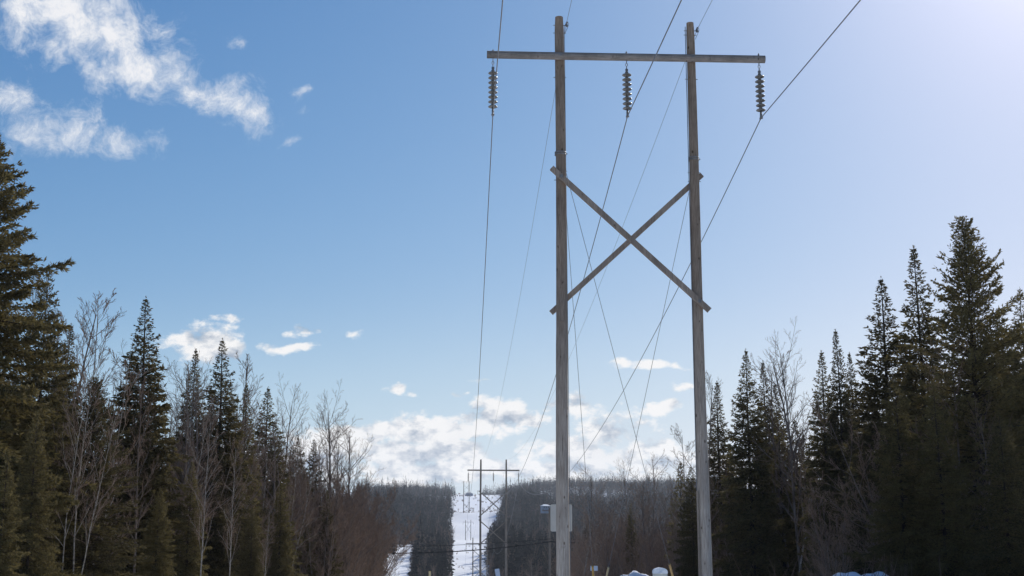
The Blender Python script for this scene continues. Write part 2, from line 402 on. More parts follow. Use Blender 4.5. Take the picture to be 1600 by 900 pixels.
def wobble_pole(mb, x, y, z0, z1, r0, r1, seed, sides=18, lean=(0, 0), notch=True):
    rng = np.random.default_rng(seed); n = 46; pts = []; rad = []
    a, b = rng.uniform(0, 6, 2)
    for k in range(n):
        t = k / (n - 1); z = z0 + (z1 - z0) * t
        pts.append((x + lean[0] * (1 - t) + .018 * sin(t * 7 + a), y + lean[1] * (1 - t) + .018 * sin(t * 6 + b), z))
        rad.append((r0 + (r1 - r0) * t) * (1 + rng.normal() * .008))
    rad[-1] *= .86; 
    mb.tube(pts, rad, sides)
ANG = -math.atan(.0385)
def h_frame(name, label, c, zg, ztop, arm_drop, xs, spacing=4.35, arm_half=4.45, r=(.195, .15), full=True, seed=1, wood_m=POLE, right_drop=.12, n_disc=8, tip=.36):
    """two poles, a crossarm in front of them, X braces, three insulator strings. Heights are world z. Returns wire points."""
    root = thing(name, label, 'power pylon', (c[0], c[1], zg), -ANG * -1 if False else math.atan(.0385) * 1, 'wooden power pylons along the cleared corridor')
    root.rotation_euler = (0, 0, .0385)
    Z = lambda z: z - zg
    hs = spacing / 2
    tops = []
    for k, sx in enumerate((-1, 1)):
        mb = MB(); zt = Z(ztop) - (right_drop if sx > 0 else 0)
        wobble_pole(mb, sx * hs, 0, -1.2, zt, r[0], r[1] * (.97 if sx < 0 else .88), seed + k, 18 if full else 8)
        mb.obj('pole', wood_m, root); tops.append((sx * hs, 0, zt))
    za = Z(ztop) - arm_drop; yf = -(r[1] + .13)
    mb = MB()
    mb.tube([(-arm_half, yf, za + .02), (-arm_half * .5, yf, za + .005), (0, yf, za), (arm_half * .5, yf, za - .005), (arm_half, yf, za - .01)], .125 if full else .13, 20 if full else 6)
    mb.obj('crossarm', ARM if full else wood_m, root)
    if full:
        for sx in (-1, 1):
            mb = MB(); mb.tube([(sx * hs, yf - .16, za), (sx * hs, .2, za)], .016, 8); mb.tube([(sx * hs, yf - .14, za), (sx * hs, yf - .127, za)], .045, 8)
            mb.obj('bolt', STEEL, root)
    for (zt, zb) in xs:
        ov = .31; e = ov * (zt - zb) / spacing
        for s_, yy in ((-1, -(r[0] + .09)), (1, r[0] + .09)):
            if full:
                for side in (-1, 1):
                    zj = Z(zt) + (Z(zb) - Z(zt)) * ((ov if side == s_ else spacing + ov) / (spacing + 2 * ov)); yo = yy + (-.075 if yy < 0 else .075)
                    mb = MB(); mb.box((side * hs, yo, zj), (.10, .012, .10)); mb.tube([(side * hs, yo - .045, zj), (side * hs, yo + .045, zj)], .022, 6); mb.obj('brace_bolt', STEEL, root)
            mb = MB(); mb.beam((s_ * (hs + ov), yy, Z(zt)), (-s_ * (hs + ov), yy, Z(zb)), .13, .165); mb.obj('cross_brace', BRACE if full else wood_m, root)
        if full:
            mb = MB(); zm = Z((zt + zb) / 2); mb.tube([(0, -(r[0] + .2), zm), (0, r[0] + .2, zm)], .014, 8); mb.obj('bolt', STEEL, root)
    wires = []
    for x in (-arm_half + tip - .2, 0, arm_half - tip + .2):
        if full:
            mb = MB(); mb.tube([(x, yf, za + .2), (x, yf, za - .17)], .013, 6); mb.tube([(x, yf, za + .13), (x, yf, za + .165)], .03, 6); mb.obj('bolt', STEEL, root)
        zw = insulator(root, x, yf, za - .125, n_disc, full)
        wires.append((x, yf, zw))
    ca, sa = cos(.0385), sin(.0385)
    tw = lambda p: (c[0] + p[0] * ca - p[1] * sa, c[1] + p[0] * sa + p[1] * ca, p[2] + zg)
    return root, [tw(p) for p in wires], [tw(p) for p in tops], Z
T1Y = 40.0
t1z = gz(line_x(T1Y), T1Y)
_, _, ztop1 = at(872, 29, T1Y)
_, _, xt = at(872, 268, T1Y); _, _, xb = at(1095, 487, T1Y)
c1x = (at(873, 90, T1Y)[0] + at(1081, 90, T1Y)[0]) / 2
T1, w1p, s1p, Zf = h_frame('wooden_h_frame_pylon', 'tall grey wooden H-frame pylon in the foreground with one X brace', (c1x, T1Y), t1z, ztop1, 1.47, [(xt, xb)],
        arm_half=4.58, r=(.215, .155), tip=.40)
# extras on the near pylon: iron bands, stub cleat, ground wire moulding, ground-wire brackets
for sx, zz, rr in ((-1, at(872, 243, T1Y)[2], .176), (1, at(1084, 249, T1Y)[2], .166)):
    mb = MB(); xx = sx * 4.35 / 2
    for q in (0, .07): mb.lathe([(rr - .01, -.02), (rr + .012, -.02), (rr + .012, .02), (rr - .01, .02)], (xx, 0, zz - t1z + q), 18)
    mb.tube([(xx + rr + .0, 0, zz - t1z + .03), (xx + rr + .05, 0, zz - t1z + .03)], .02, 6)
    mb.obj('iron_band', STEEL, T1)
mb = MB(); mb.box((-2.175 + .0, -.245, at(872, 490, T1Y)[2] - t1z), (.10, .09, .62)); mb.obj('cleat', BRACE, T1)
for k in range(6):
    pass
mb = MB()
zs = np.linspace(-.5, ztop1 - t1z - .3, 40)
mb.tube([(2.175 - .16 - .055 * (1 - t / 19) - .012, -.10, t) for t in zs], .013, 5); mb.obj('ground_wire', ALU, T1)
mb = MB(); mb.box((2.175 - .212, -.14, 1.3), (.05, .05, 5.0)); mb.obj('wire_moulding', BRACE, T1)
mb = MB(); mb.tube([(-2.175 + .16 + .055 * (1 - t / 19), -.04, t) for t in zs], .010, 5); mb.obj('ground_wire', ALU, T1)
for sx, tp in zip((-1, 1), s1p):
    mb = MB(); xx = sx * 2.175; z0 = tp[2] - t1z - .28
    mb.tube([(xx - .2, 0, z0), (xx + .30, 0, z0)], .013, 6); mb.box((xx + .24, 0, z0), (.07, .05, .09))
    mb.tube([(xx + .26, -.02, z0 + .12), (xx + .20, -.02, z0 - .02)], .03, 6)
    mb.tube([(xx + .28, 0, z0 + .14), (xx + .31, 0, z0 + .03), (xx + .25, 0, z0 - .12), (xx + .17, 0, z0 - .3)], .009, 5)
    mb.obj('wire_bracket', STEEL, T1)
# knots / climbing steps: small bolts on the poles
for sx in (-1, 1):
    for zz in (ztop1 - t1z - .55, ztop1 - t1z - 2.1, ztop1 - t1z - 5.3, ztop1 - t1z - 5.6):
        mb = MB(); mb.tube([(sx * 2.175 - .21, 0, zz), (sx * 2.175 + .21, 0, zz)], .012, 6); mb.obj('bolt', STEEL, T1)

T2Y = 221.0; g2 = gz(line_x(T2Y), T2Y); zt2 = at(751, 718, T2Y)[2]
Zp = lambda py, Y: at(771, py, Y)[2]
T2, w2p, s2p, _ = h_frame('wooden_h_frame_pylon', 'second wooden H-frame pylon with two X braces stacked, standing beyond the near one', ((at(751, 735, T2Y)[0] + at(791, 735, T2Y)[0]) / 2, T2Y), g2, zt2, 1.85,
        [(Zp(767, T2Y), Zp(808, T2Y)), (Zp(812, T2Y), Zp(852, T2Y))], full=False, seed=11, wood_m=FARWOOD, r=(.20, .15), tip=.36, right_drop=0)
T3Y = 403.0; g3 = gz(line_x(T3Y), T3Y); zt3 = at(739, 840, T3Y)[2]
T3, w3p, s3p, _ = h_frame('wooden_h_frame_pylon', 'third wooden H-frame pylon, its top low in the valley in front of the snow', (at(750, 849, T3Y)[0], T3Y), g3, zt3, 1.8,
        [(Zp(858, T3Y), Zp(880, T3Y)), (Zp(882, T3Y), Zp(905, T3Y))], full=False, seed=21, wood_m=FARWOOD, right_drop=0)
T4Y = 1075.0; g4 = gz(line_x(T4Y), T4Y)
T4, w4p, s4p, _ = h_frame('wooden_h_frame_pylon', 'small distant H-frame pylon on the bright snow slope below the crest', (line_x(T4Y), T4Y), g4, g4 + 16.5, 1.8, [(g4 + 13, g4 + 5)], full=False, seed=31, wood_m=FARWOOD, r=(.26, .2), right_drop=0)
TMY = 700.0; gm = gz(line_x(TMY), TMY)
T5Y = 1318.0; g5 = gz(line_x(T5Y), T5Y)
T5, w5p, s5p, _ = h_frame('wooden_h_frame_pylon', 'tallest far H-frame pylon with crossed braces, on the crest of the hill', (line_x(T5Y) - .8, T5Y), g5, at(729, 752, T5Y)[2], .6, [(g5 + 28, g5 + 23), (g5 + 22.5, g5 + 17), (g5 + 10, g5 + 3)],
        spacing=5.6, arm_half=4.6, full=False, seed=41, wood_m=FARWOOD, r=(.42, .32), right_drop=0)

def span(a, b, sag, n):
    a = np.array(a); b = np.array(b); t = np.linspace(0, 1, n)[:, None]
    p = a + (b - a) * t; p[:, 2] -= 4 * sag * (t[:, 0]) * (1 - t[:, 0]); return p
def line(name, pts, sags, r, m, label, cat, group=None, sides=5):
    ps = []
    for k in range(len(pts) - 1):
        q = span(pts[k], pts[k + 1], sags[k], 60); ps.append(q if k == 0 else q[1:])
    ps = np.concatenate(ps); mb = MB(); mb.tube(ps, r, sides, False); return tag(mb.obj(name, m), label, cat, group)
B0 = -140.0
def back(p, rise=0.0):
    return (p[0] + .0385 * (T1Y - B0), B0, p[2] + rise)
names = ['left conductor hanging from the insulator at the left end of the crossarm',
         'middle conductor hanging from the insulator at the centre of the crossarm',
         'right conductor hanging from the insulator at the right end of the crossarm']
for k in range(3):
    line('power_line', [back(w1p[k]), w1p[k], w2p[k], w3p[k], w4p[k]], [2.6, 6.05, 5, 22], .017, ALU, names[k], 'power line', 'conductors of the power line')
for k in range(2):
    line('shield_wire', [back(s1p[k], .3), (s1p[k][0] + .22, s1p[k][1], s1p[k][2] - .28), s2p[k], s3p[k], s4p[k]], [2.2, 3.6, 3.5, 16], .0075, ALU,
         ['thin shield wire running from the top of the left pole', 'thin shield wire running from the top of the right pole'][k], 'wire', 'thin shield wires on the pole tops')

# guy wires with their guards
def guy(a, b, glen, gr, gm, label):
    gr *= .8
    a = np.array(a, float); b = np.array(b, float)
    g = gz(b[0], b[1]); d = b - a; d /= np.linalg.norm(d)
    foot = b + d * ((b[2] - g + .2) / max(.2, -d[2]))
    o = thing('guy_wire', label, 'guy wire', tuple(foot), 0, 'guy wires of the near pylon')
    mb = MB(); mb.tube([tuple(a - foot), tuple((a + b) / 2 - foot), (0, 0, 0)], .0085, 5); mb.obj('strand', ALU, o)
    mb = MB(); top = b - foot; mb.tube([top * .0 + d * .1, top * .5, top], [gr * .85, gr, gr], 10); mb.tube([top, top - d * .05], [gr * 1.12, gr * 1.12], 10); mb.obj('guard', gm, o)
hA = at(884, 268, T1Y + .2); hC = at(880, 268, T1Y + .2); hB = at(1082, 275, T1Y + .2)
guy(hA, at(1046.5, 883, 50), .1, .055, OCHRE, 'guy wire slanting from the left pole to a worn ochre guard beside the right pole')
guy(hB, at(950.5, 888, 50), .1, .048, CREAM, 'guy wire slanting from the right pole down to a faded cream guard')
guy(hC, at(926, 886, 50), .1, .052, YELLOW, 'guy wire dropping steeply from the left pole to a bright yellow guard')

# distribution pole and cables across the road
DY = 180.0
def dist_pole(x, ztop, label, Y=DY):
    g = gz(x, Y); o = thing('utility_pole', label, 'utility pole', (x, Y, g), 0, 'poles of the low cable line')
    mb = MB(); mb.tube([(0, 0, -1), (0, 0, ztop - g)], [.17, .12], 8); mb.obj('pole', FARWOOD, o)
    mb = MB(); mb.box((-.35, -.16, ztop - g - .35), (1.3, .1, .12)); mb.obj('crossarm', FARWOOD, o)
    mb = MB()
    for dx in (-.9, .15): mb.tube([(dx, -.16, ztop - g - .29), (dx, -.16, ztop - g - .08)], .05, 6)
    mb.obj('pin_insulator', PORCELAIN, o); return o
xp, _, zp = at(858.5, 794, DY)
dist_pole(xp, zp, 'slim wooden utility pole with short crossarm, just left of the near pylon leg')
xl = at(372, 846, DY)[0]; dist_pole(xl, zp - .2, 'slim utility pole half hidden in the left woods where the low cables end')
xr_ = at(1300, 846, DY)[0]; dist_pole(xr_, zp, 'slim utility pole hidden in the right woods where the low cables end')
def cab(py, sag, r, m, label, dz=0):
    z = at(858, py, DY)[2]
    return line('overhead_cable', [(xl, DY - .2, z), (xp, DY - .2, z), (xr_, DY - .2, z - .2)], [sag, sag * .22], r, m, label, 'cable', 'low cables crossing behind the pylons', 6)
cab(846.5, 1.55, .075, BLACKCABLE, 'thick black telephone cable sagging across behind the near pylon')
cab(842, 1.0, .035, BLACKCABLE, 'thinner dark cable strung just above the thick black one')
cab(796, .5, .010, ALU, 'thin pale wire on the crossarm of the slim utility pole')
mb = MB(); cx, cy, cz = at(808, 852.6, DY - .2); mb.tube([(cx - .35, cy, cz - .03), (cx - .25, cy, cz - .03), (cx + .25, cy, cz), (cx + .35, cy, cz)], [.05, .10, .10, .05], 8)
tag(mb.obj('splice_case', BLACKCABLE), 'small black splice case clamped on the thick black cable', 'splice case')

# signs, pedestal, posts
def rounded_plate(mb, w, h, rad, th):
    pts = []
    for cx_, cz_, a0 in ((w / 2 - rad, h / 2 - rad, 0), (-w / 2 + rad, h / 2 - rad, 90), (-w / 2 + rad, -h / 2 + rad, 180), (w / 2 - rad, -h / 2 + rad, 270)):
        for q in range(5):
            a = R(a0 + q * 22.5); pts.append((cx_ + rad * cos(a), cz_ + rad * sin(a)))
    n = len(pts); v = [(x, -th / 2, z) for x, z in pts] + [(x, th / 2, z) for x, z in pts]
    base = mb.n
    mb.add(v, [(i_, (i_ + 1) % n, n + (i_ + 1) % n, n + i_) for i_ in range(n)])
    mb.f.append(np.arange(n)[::-1].reshape(1, -1) + base); mb.f.append((np.arange(n) + n).reshape(1, -1) + base); mb.smooth += [np.array([False])] * 2
SY = 56.0
a0 = at(860, 788, SY); a1 = at(894, 830.5, SY)
g = gz((a0[0] + a1[0]) / 2, SY)
sg = thing('road_sign', 'cream road sign seen from the back behind the left leg of the near pylon', 'sign', ((a0[0] + a1[0]) / 2, SY, g))
mb = MB(); rounded_plate(mb, a1[0] - a0[0], a0[2] - a1[2], .07, .012); p_ = mb.obj('sign_panel', SIGNBACK, sg); p_.location = (0, 0, (a0[2] + a1[2]) / 2 - g)
mb = MB(); mb.box((0, .05, (a0[2] - g) / 2 - .3), (.07, .07, a0[2] - g + .5)); mb.obj('post', BRACE, sg)
def small_sign(px, py, w, h, Y, tilt, label, m):
    x, _, z = at(px, py, Y); g = gz(x, Y); o = thing('small_sign', label, 'sign', (x, Y, g)); o.rotation_euler = (0, tilt, .1)
    mb = MB(); rounded_plate(mb, w, h, .02, .01); q = mb.obj('sign_panel', m, o); q.location = (0, -.03, z - g)
    mb = MB(); mb.box((0, .02, (z - g) / 2 - .15), (.05, .05, z - g + .3)); mb.obj('post', STEEL, o)
small_sign(781.5, 895, .52, .95, 150, -.16, 'small leaning pale blue sign between the legs of the second pylon', BLUESIGN)
small_sign(928, 888, .29, .19, 52, 0, 'tiny pale blue plate behind the bright yellow guy guard', BLUESIGN)
x, _, z = at(1031, 886, 26); g = gz(x, 26)
pd = thing('telecom_pedestal', 'pale grey telecom pedestal with a domed cap, left of the right pole', 'utility box', (x, 26, g))
mb = MB(); hh = z - g; mb.box((0, 0, (hh - .12) / 2 - .1), (.265, .24, hh - .12 + .2)); mb.box((0, -.122, hh * .45), (.2, .012, hh * .5)); mb.obj('cabinet', PEDESTAL, pd)
mb = MB(); n = 10; prof = [(-.138, 0), (-.138, .04)] + [(-.138 * cos(a) * 1.0, .04 + .075 * sin(a)) for a in np.linspace(.25, pi - .25, 9)] + [(.138, .04), (.138, 0)]
nn = len(prof); base = mb.n
mb.add([(x_, -.14, z_ ) for x_, z_ in prof] + [(x_, .14, z_) for x_, z_ in prof], [(i_, (i_ + 1) % nn, nn + (i_ + 1) % nn, nn + i_) for i_ in range(nn)])
mb.f.append(np.arange(nn)[::-1].reshape(1, -1)); mb.f.append((np.arange(nn) + nn).reshape(1, -1)); mb.smooth += [np.array([False])] * 2
o = mb.obj('cap', SNOW, pd); o.location = (0, 0, hh - .125)
x, _, z = at(671.5, 893, 90); g = gz(x, 90)
o = thing('marker_post', 'lone cream marker post in the corridor in front of the far woods', 'post', (x, 90, g))
mb = MB(); mb.tube([(0, 0, -.3), (0, 0, z - g)], .075, 10); mb.obj('post', CREAM, o)
mb = MB(); mb.tube([(0, 0, z - g), (0, 0, z - g + .03)], .085, 10); mb.obj('cap', YELLOW, o)

def bank_at(px, py, Y, rx, ry, seed, label):
    x, _, z = at(px, py, Y); g = gz(x, Y); return mound('snow_bank', (x, Y), rx, ry, z - g + .05, seed, label)
bank_at(846, 895, 60, 4.6, 7, 1, 'small bright snow heap just left of the near pylon leg')
bank_at(1000, 889, 50, 3.6, 4, 2, 'shaded snow heap behind the pale utility box')
bank_at(1322, 889, 44, 4.2, 3.0, 3, 'blue shaded snow bank under the right-hand spruces')
bank_at(1382, 887, 45.5, 2.4, 2.4, 4, 'lumpy snow heap at the right end of the shaded bank')

# dry weeds and twigs poking out of the snow banks
rg_ = np.random.default_rng(12); mb = MB(); pp = []
for cx_, cy_, sx_, sy_, n_ in ((1322, 44, 3.4, 2.2, 46), (1382, 45.5, 2.2, 1.6, 30), (1000, 50, 3.0, 3, 30)):
    bx_ = at(cx_, 890, cy_)[0]
    for q in range(n_): pp.append((bx_ + rg_.normal() * sx_ * .5, cy_ + rg_.normal() * sy_ * .5))
for (a_, b_) in pp:
    g = gz(a_, b_); hh_ = rg_.uniform(.9, 1.9); lx, ly = rg_.normal() * .35, rg_.normal() * .3
    mb.tube([(a_, b_, g), (a_ + lx * .4, b_ + ly * .4, g + hh_ * .6), (a_ + lx, b_ + ly, g + hh_)], [.012, .009, .004], 4, False)
    mb.tube([(a_ + lx * .3, b_ + ly * .3, g + hh_ * .5), (a_ - lx * .6, b_ + ly, g + hh_ * .95)], [.007, .003], 3, False)
tag(mb.obj('dry_weeds', TWIG), 'dry weeds and twigs poking out of the snow banks', 'weeds', kind='stuff')

# ------------------------------------------------------------------ house and far things
def house(px, py, Y, w, d, h, label, roofc, rz=.3):
    x = at(px, py, Y)[0]; g = gz(x, Y)
    zb = at(px, py, Y)[2]
    o = thing('house', label, 'house', (x, Y, zb), rz)
    mb = MB(); mb.box((0, 0, (h - 3) / 2), (w, d, h + 3)); wl = mb.obj('wall', HOUSEWALL, o)
    mb = MB(); e = .5; v = [(-w/2-e, -d/2-e, h), (w/2+e, -d/2-e, h), (w/2+e, d/2+e, h), (-w/2-e, d/2+e, h), (-w/4, 0, h + w * .2), (w/4, 0, h + w * .2)]
    mb.add(v[:4], [(3, 2, 1, 0)]); mb.add(v, [(0, 1, 5, 4), (2, 3, 4, 5)]); mb.add(v, [(1, 2, 5), (3, 0, 4)]); mb.obj('roof', roofc, o)
    for k in (-1, 0, 1):
        mb = MB(); mb.box((k * w * .3, -d / 2 - .03, h * .55), (w * .13, .08, h * .35)); mb.obj('window', GLASS, o)
    return o
house(852, 795, 880, 5.2, 5, 1.9, 'blue-grey house with a snowy roof on the wooded hillside beside the near pylon', SNOW)
ROOF = plain('slate_blue_roof', (.16, .20, .28), .7)
house(733, 773, 2080, 12, 9, 1.2, 'low blue-roofed house on the skyline above the snow slope', ROOF, .1)
def far_pole(px, ptop, pbot, Y, label):
    x, _, z = at(px, ptop, Y); zb = at(px, pbot, Y)[2]
    o = thing('utility_pole', label, 'utility pole', (x, Y, zb), 0, 'faint poles on the far skyline')
    mb = MB(); mb.tube([(0, 0, -4), (0, 0, z - zb)], .3, 5); mb.obj('pole', FARWOOD, o)
    mb = MB(); mb.box((0, 0, z - zb - 1.5), (4.0, .3, .3)); mb.obj('crossarm', FARWOOD, o)
far_pole(759, 758, 773, 2050, 'tallest faint pole on the far skyline right of the second pylon leg')
far_pole(762.5, 764, 773, 2100, 'short faint pole on the far skyline, rightmost of the three')
far_pole(746.5, 766, 774, 2150, 'short faint pole on the far skyline, leftmost of the three')
far_pole(777.5, 799, 822, 1000, 'slim pole on the snow plateau seen between the legs of the second pylon')

# ------------------------------------------------------------------ conifers
def conifer(seed, H, Rr, nb, bl_step, tw_step, tl, tw, droop, expo=.9, bare=.03, ragged=.2, limb_sides=4, top_up=.9, fat=.5):
    rng = np.random.default_rng(seed); tk = MB(); fo = MB()
    n = 14; zz = np.linspace(-.6, H, n); rad = np.interp(zz, [-.6, 0, H], [H * .013, H * .0115, .008])
    ph = rng.uniform(0, 6, 2)
    tx = lambda z: .05 * np.sin(z * .5 + ph[0]) * (z / H)
    ty = lambda z: .05 * np.sin(z * .45 + ph[1]) * (z / H)
    tk.tube(np.stack([tx(zz), ty(zz), zz], 1), rad, 8)
    P_, D_, L_, W_ = [], [], [], []
    for b in range(nb):
        t = bare + (1 - bare) * ((b + rng.uniform(0, 1)) / nb) ** .92
        t = min(t, .992); z = t * H
        az = b * 2.39996 + rng.normal() * .35
        L = Rr * ((1 - t) ** expo + .012) * min(1, .75 + t * 2.4) * rng.uniform(1 - ragged * 1.6, 1 + ragged * .7)
        if rng.random() < .06: L *= 1.18
        pitch = -.22 + .85 * t ** 1.6 * top_up + rng.normal() * .10
        m_ = 9; s_ = np.linspace(0, 1, m_)
        hx, hy = cos(az), sin(az)
        rr = L * s_ * cos(pitch) * 1.0
        dz = L * (s_ * sin(pitch) - droop * (1 - t) * s_ ** 1.5 * .55 + .22 * droop * s_ ** 3.2)
        bend = rng.normal() * .12
        bx = tx(z) + rr * hx - bend * rr * s_ * hy; by = ty(z) + rr * hy + bend * rr * s_ * hx; bz = z + dz
        br = np.stack([bx, by, bz], 1)
        if L > .35: tk.tube(br, np.linspace(.006 + L * .009, .003, m_), limb_sides, False, False)
        else: pass
        T = np.gradient(br, axis=0); T /= np.linalg.norm(T, axis=1)[:, None] + 1e-9
        ns = max(3, int(L / bl_step)); ss = np.sort(rng.uniform(.10, 1, ns * 2))
        p = np.stack([np.interp(ss, s_, br[:, q]) for q in range(3)], 1)
        tt = np.stack([np.interp(ss, s_, T[:, q]) for q in range(3)], 1)
        side = np.stack([-tt[:, 1], tt[:, 0], np.zeros(len(ss))], 1); side /= np.linalg.norm(side, axis=1)[:, None] + 1e-9
        sg_ = np.where(rng.random(len(ss)) < .5, 1, -1)[:, None]
        d = tt * rng.uniform(.55, 1.0, (len(ss), 1)) + side * sg_ * rng.uniform(.4, 1, (len(ss), 1)); d[:, 2] += rng.normal(size=len(ss)) * .22 - .10
        d /= np.linalg.norm(d, axis=1)[:, None]
        bl = np.minimum(L * fat * (1 - ss) ** .8 * rng.uniform(.5, 1.1, len(ss)) + tl * .5 * min(1, L / .8), 1.1)
        k = max(2, int(round(np.mean(bl) / tw_step)))
        u = (np.arange(k) + .3)[None, :] / k * np.ones((len(ss), 1)) + rng.uniform(-.3, .3, (len(ss), k)) / k
        q = p[:, None, :] + d[:, None, :] * (u * bl[:, None])[:, :, None]
        q[:, :, 2] -= (u ** 2 * bl[:, None]) * droop * .22
        dd = d[:, None, :] + rng.normal(size=q.shape) * .45; dd /= np.linalg.norm(dd, axis=2)[:, :, None]
        P_.append(q.reshape(-1, 3)); D_.append(dd.reshape(-1, 3))
        sm = min(1, .42 + L * .75); L_.append(rng.uniform(.6, 1.25, q.shape[0] * k) * tl * sm); W_.append(rng.uniform(.7, 1.3, q.shape[0] * k) * tw * min(1, sm * 1.2))
    # leader
    k = 30; z = rng.uniform(H * .955, H * 1.005, k); P_.append(np.stack([tx(z), ty(z), z], 1))
    d = rng.normal(size=(k, 3)); d[:, 2] = np.abs(d[:, 2]) + 1.0; d /= np.linalg.norm(d, axis=1)[:, None]; D_.append(d); L_.append(np.full(k, tl * .55)); W_.append(np.full(k, tw * .6))
    fo.cards(np.concatenate(P_), np.concatenate(D_), np.concatenate(L_), np.concatenate(W_), rng)
    return tk, fo
class Kind: pass
def spruce_kind(name, foliage_m, **k):
    K = Kind(); tk, fo = conifer(**k); K.H = k['H']; K.R = k['Rr']; K.name = name
    K.parts = [('trunk', tk.mesh('trunk', BARK)), ('crown', fo.mesh('crown', foliage_m))]; return K

# ------------------------------------------------------------------ leafless trees
def bare(seed, H, r0, style):
    rng = np.random.default_rng(seed); tk = MB(); cr = MB()
    def grow(p, d, L, r, lvl):
        nseg = max(3, int(5 - lvl)) + 1; pts = [p.copy()]; dd = d.copy()
        for q in range(nseg):
            dd = dd + rng.normal(size=3) * (.10 if lvl else .045) + np.array([0, 0, .07 if lvl else .02]); dd /= np.linalg.norm(dd)
            pts.append(pts[-1] + dd * L / nseg)
        pts = np.array(pts); rr = np.linspace(r, max(.0045, r * (.35 if lvl else .22)), len(pts))
        (tk if lvl <= 1 else cr).tube(pts, rr, 6 if lvl == 0 else (4 if lvl == 1 else 3), False, lvl < 2)
        if lvl >= maxl or r < .004: return
        nchild = [n0, 9, 6, 3][lvl]
        for q in range(nchild):
            t = (lo if lvl == 0 else .2) + (1 - (lo if lvl == 0 else .2)) * (q + rng.random()) / nchild
            t = min(t, .98); f = t * nseg; a = int(f); base = pts[a] + (pts[min(a + 1, nseg)] - pts[a]) * (f - a)
            ax = pts[min(a + 1, nseg)] - pts[a]; ax /= np.linalg.norm(ax)
            rnd = rng.normal(size=3); sd = np.cross(ax, rnd); sd /= np.linalg.norm(sd)
            an = rng.uniform(*ang); nd = ax * cos(an) + sd * sin(an)
            ll = L * frac[lvl] * (1 - t * .62) * rng.uniform(.65, 1.15)
            grow(base, nd, ll, max(.005, r * (1 - t * .7) * .5), lvl + 1)
    if style == 'birch': n0, lo, ang, frac, maxl, stems = 24, .3, (.45, .85), (.30, .45, .5), 3, 1
    elif style == 'sapling': n0, lo, ang, frac, maxl, stems = 16, .3, (.35, .7), (.34, .45, .5), 3, 3
    elif style == 'maple': n0, lo, ang, frac, maxl, stems = 19, .22, (.5, 1.0), (.50, .5, .5), 3, 1
    else: n0, lo, ang, frac, maxl, stems = 11, .12, (.3, .8), (.40, .5, .5), 3, 5
    for s_ in range(stems):
        sp_ = {1: .05, 3: .12, 5: .30}[stems]
        d = np.array([rng.normal() * sp_, rng.normal() * sp_, 1]); d /= np.linalg.norm(d)
        h = H * (1 if s_ == 0 else rng.uniform(.65, .95))
        grow(np.array([rng.normal() * .12 * (stems > 1), rng.normal() * .12 * (stems > 1), -.4]), d, h, r0 * (1 if s_ == 0 else .8), 0)
    return tk, cr
def bare_kind(name, trunk_m, seed, H, r0, style):
    K = Kind(); tk, cr = bare(seed, H, r0, style); K.H = H; K.name = name
    K.parts = [('trunk', tk.mesh('trunk', trunk_m)), ('crown', cr.mesh('crown', TWIG))]; return K

# prototypes
near_sp = [spruce_kind('spruce_tree', NEEDLES, seed=s, H=12, Rr=r, nb=nb, bl_step=.085, tw_step=.08, tl=.19, tw=.062, droop=dr, expo=ex, ragged=rg, top_up=tu, fat=ft)
           for s, r, nb, dr, ex, rg, tu, ft in ((1, 3.0, 250, .55, .82, .2, .8, .5), (2, 2.1, 360, .35, .88, .2, .9, .55), (3, 1.55, 370, .3, .78, .17, .9, .6), (4, 2.7, 250, .6, .85, .25, .8, .5))]
big_sp = spruce_kind('spruce_tree', NEEDLES, seed=9, H=16, Rr=4.8, nb=290, bl_step=.07, tw_step=.08, tl=.20, tw=.062, droop=.5, expo=.68, ragged=.25, top_up=.7, fat=.42)
fan_sp = spruce_kind('spruce_tree', NEEDLES, seed=10, H=12, Rr=3.3, nb=340, bl_step=.075, tw_step=.085, tl=.15, tw=.048, droop=.1, expo=.60, ragged=.24, top_up=1.5, fat=.36)
mid_sp = [spruce_kind('spruce_tree', NEEDLES, seed=s, H=11, Rr=r, nb=150, bl_step=.15, tw_step=.14, tl=.30, tw=.10, droop=.5, expo=.8, ragged=.22, top_up=.9, fat=.5)
          for s, r in ((21, 2.2), (22, 1.8), (23, 2.5))]
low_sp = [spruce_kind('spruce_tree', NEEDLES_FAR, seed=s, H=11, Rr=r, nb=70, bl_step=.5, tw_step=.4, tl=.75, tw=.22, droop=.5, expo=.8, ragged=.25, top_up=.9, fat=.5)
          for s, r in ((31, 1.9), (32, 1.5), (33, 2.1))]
near_ba = [bare_kind('birch_tree', PALEBARK, 41, 10, .050, 'birch'), bare_kind('birch_tree', PALEBARK, 42, 9, .035, 'sapling'),
           bare_kind('leafless_tree', GREYBARK, 43, 11, .11, 'maple'), bare_kind('leafless_tree', GREYBARK, 44, 10, .08, 'birch'),
           bare_kind('leafless_shrub', GREYBARK, 45, 6, .035, 'alder'), bare_kind('leafless_shrub', GREYBARK, 46, 6.5, .035, 'alder'),
           bare_kind('leafless_tree', GREYBARK, 47, 10, .10, 'maple')]
BIRCH, SAP, MAPLE, TALL, ALD1, ALD2, MAPLE2 = near_ba

def plant(K, x, y, h, wide=1.0, rz=0.0, label='', cat='tree', group=None, lean=0.0, z=None):
    g = gz(x, y) if z is None else z
    o = thing(K.name, label, cat, (x, y, g - .05), rz, group); s_ = h / K.H; o.scale = (s_ * wide, s_ * wide, s_)
    if lean: o.rotation_euler = (0, lean, 0)
    for nm, me in K.parts: link(nm, me, o)
    return o
def hero(K, px, ptop, Y, wide, label, cat='tree', rz=None, lean=0.0):
    x, _, z = at(px, ptop, Y); g = gz(x, Y)
    return plant(K, x, Y, z - g, wide, (px * .37) % 6.28 if rz is None else rz, label, cat, None, lean)
sp = near_sp
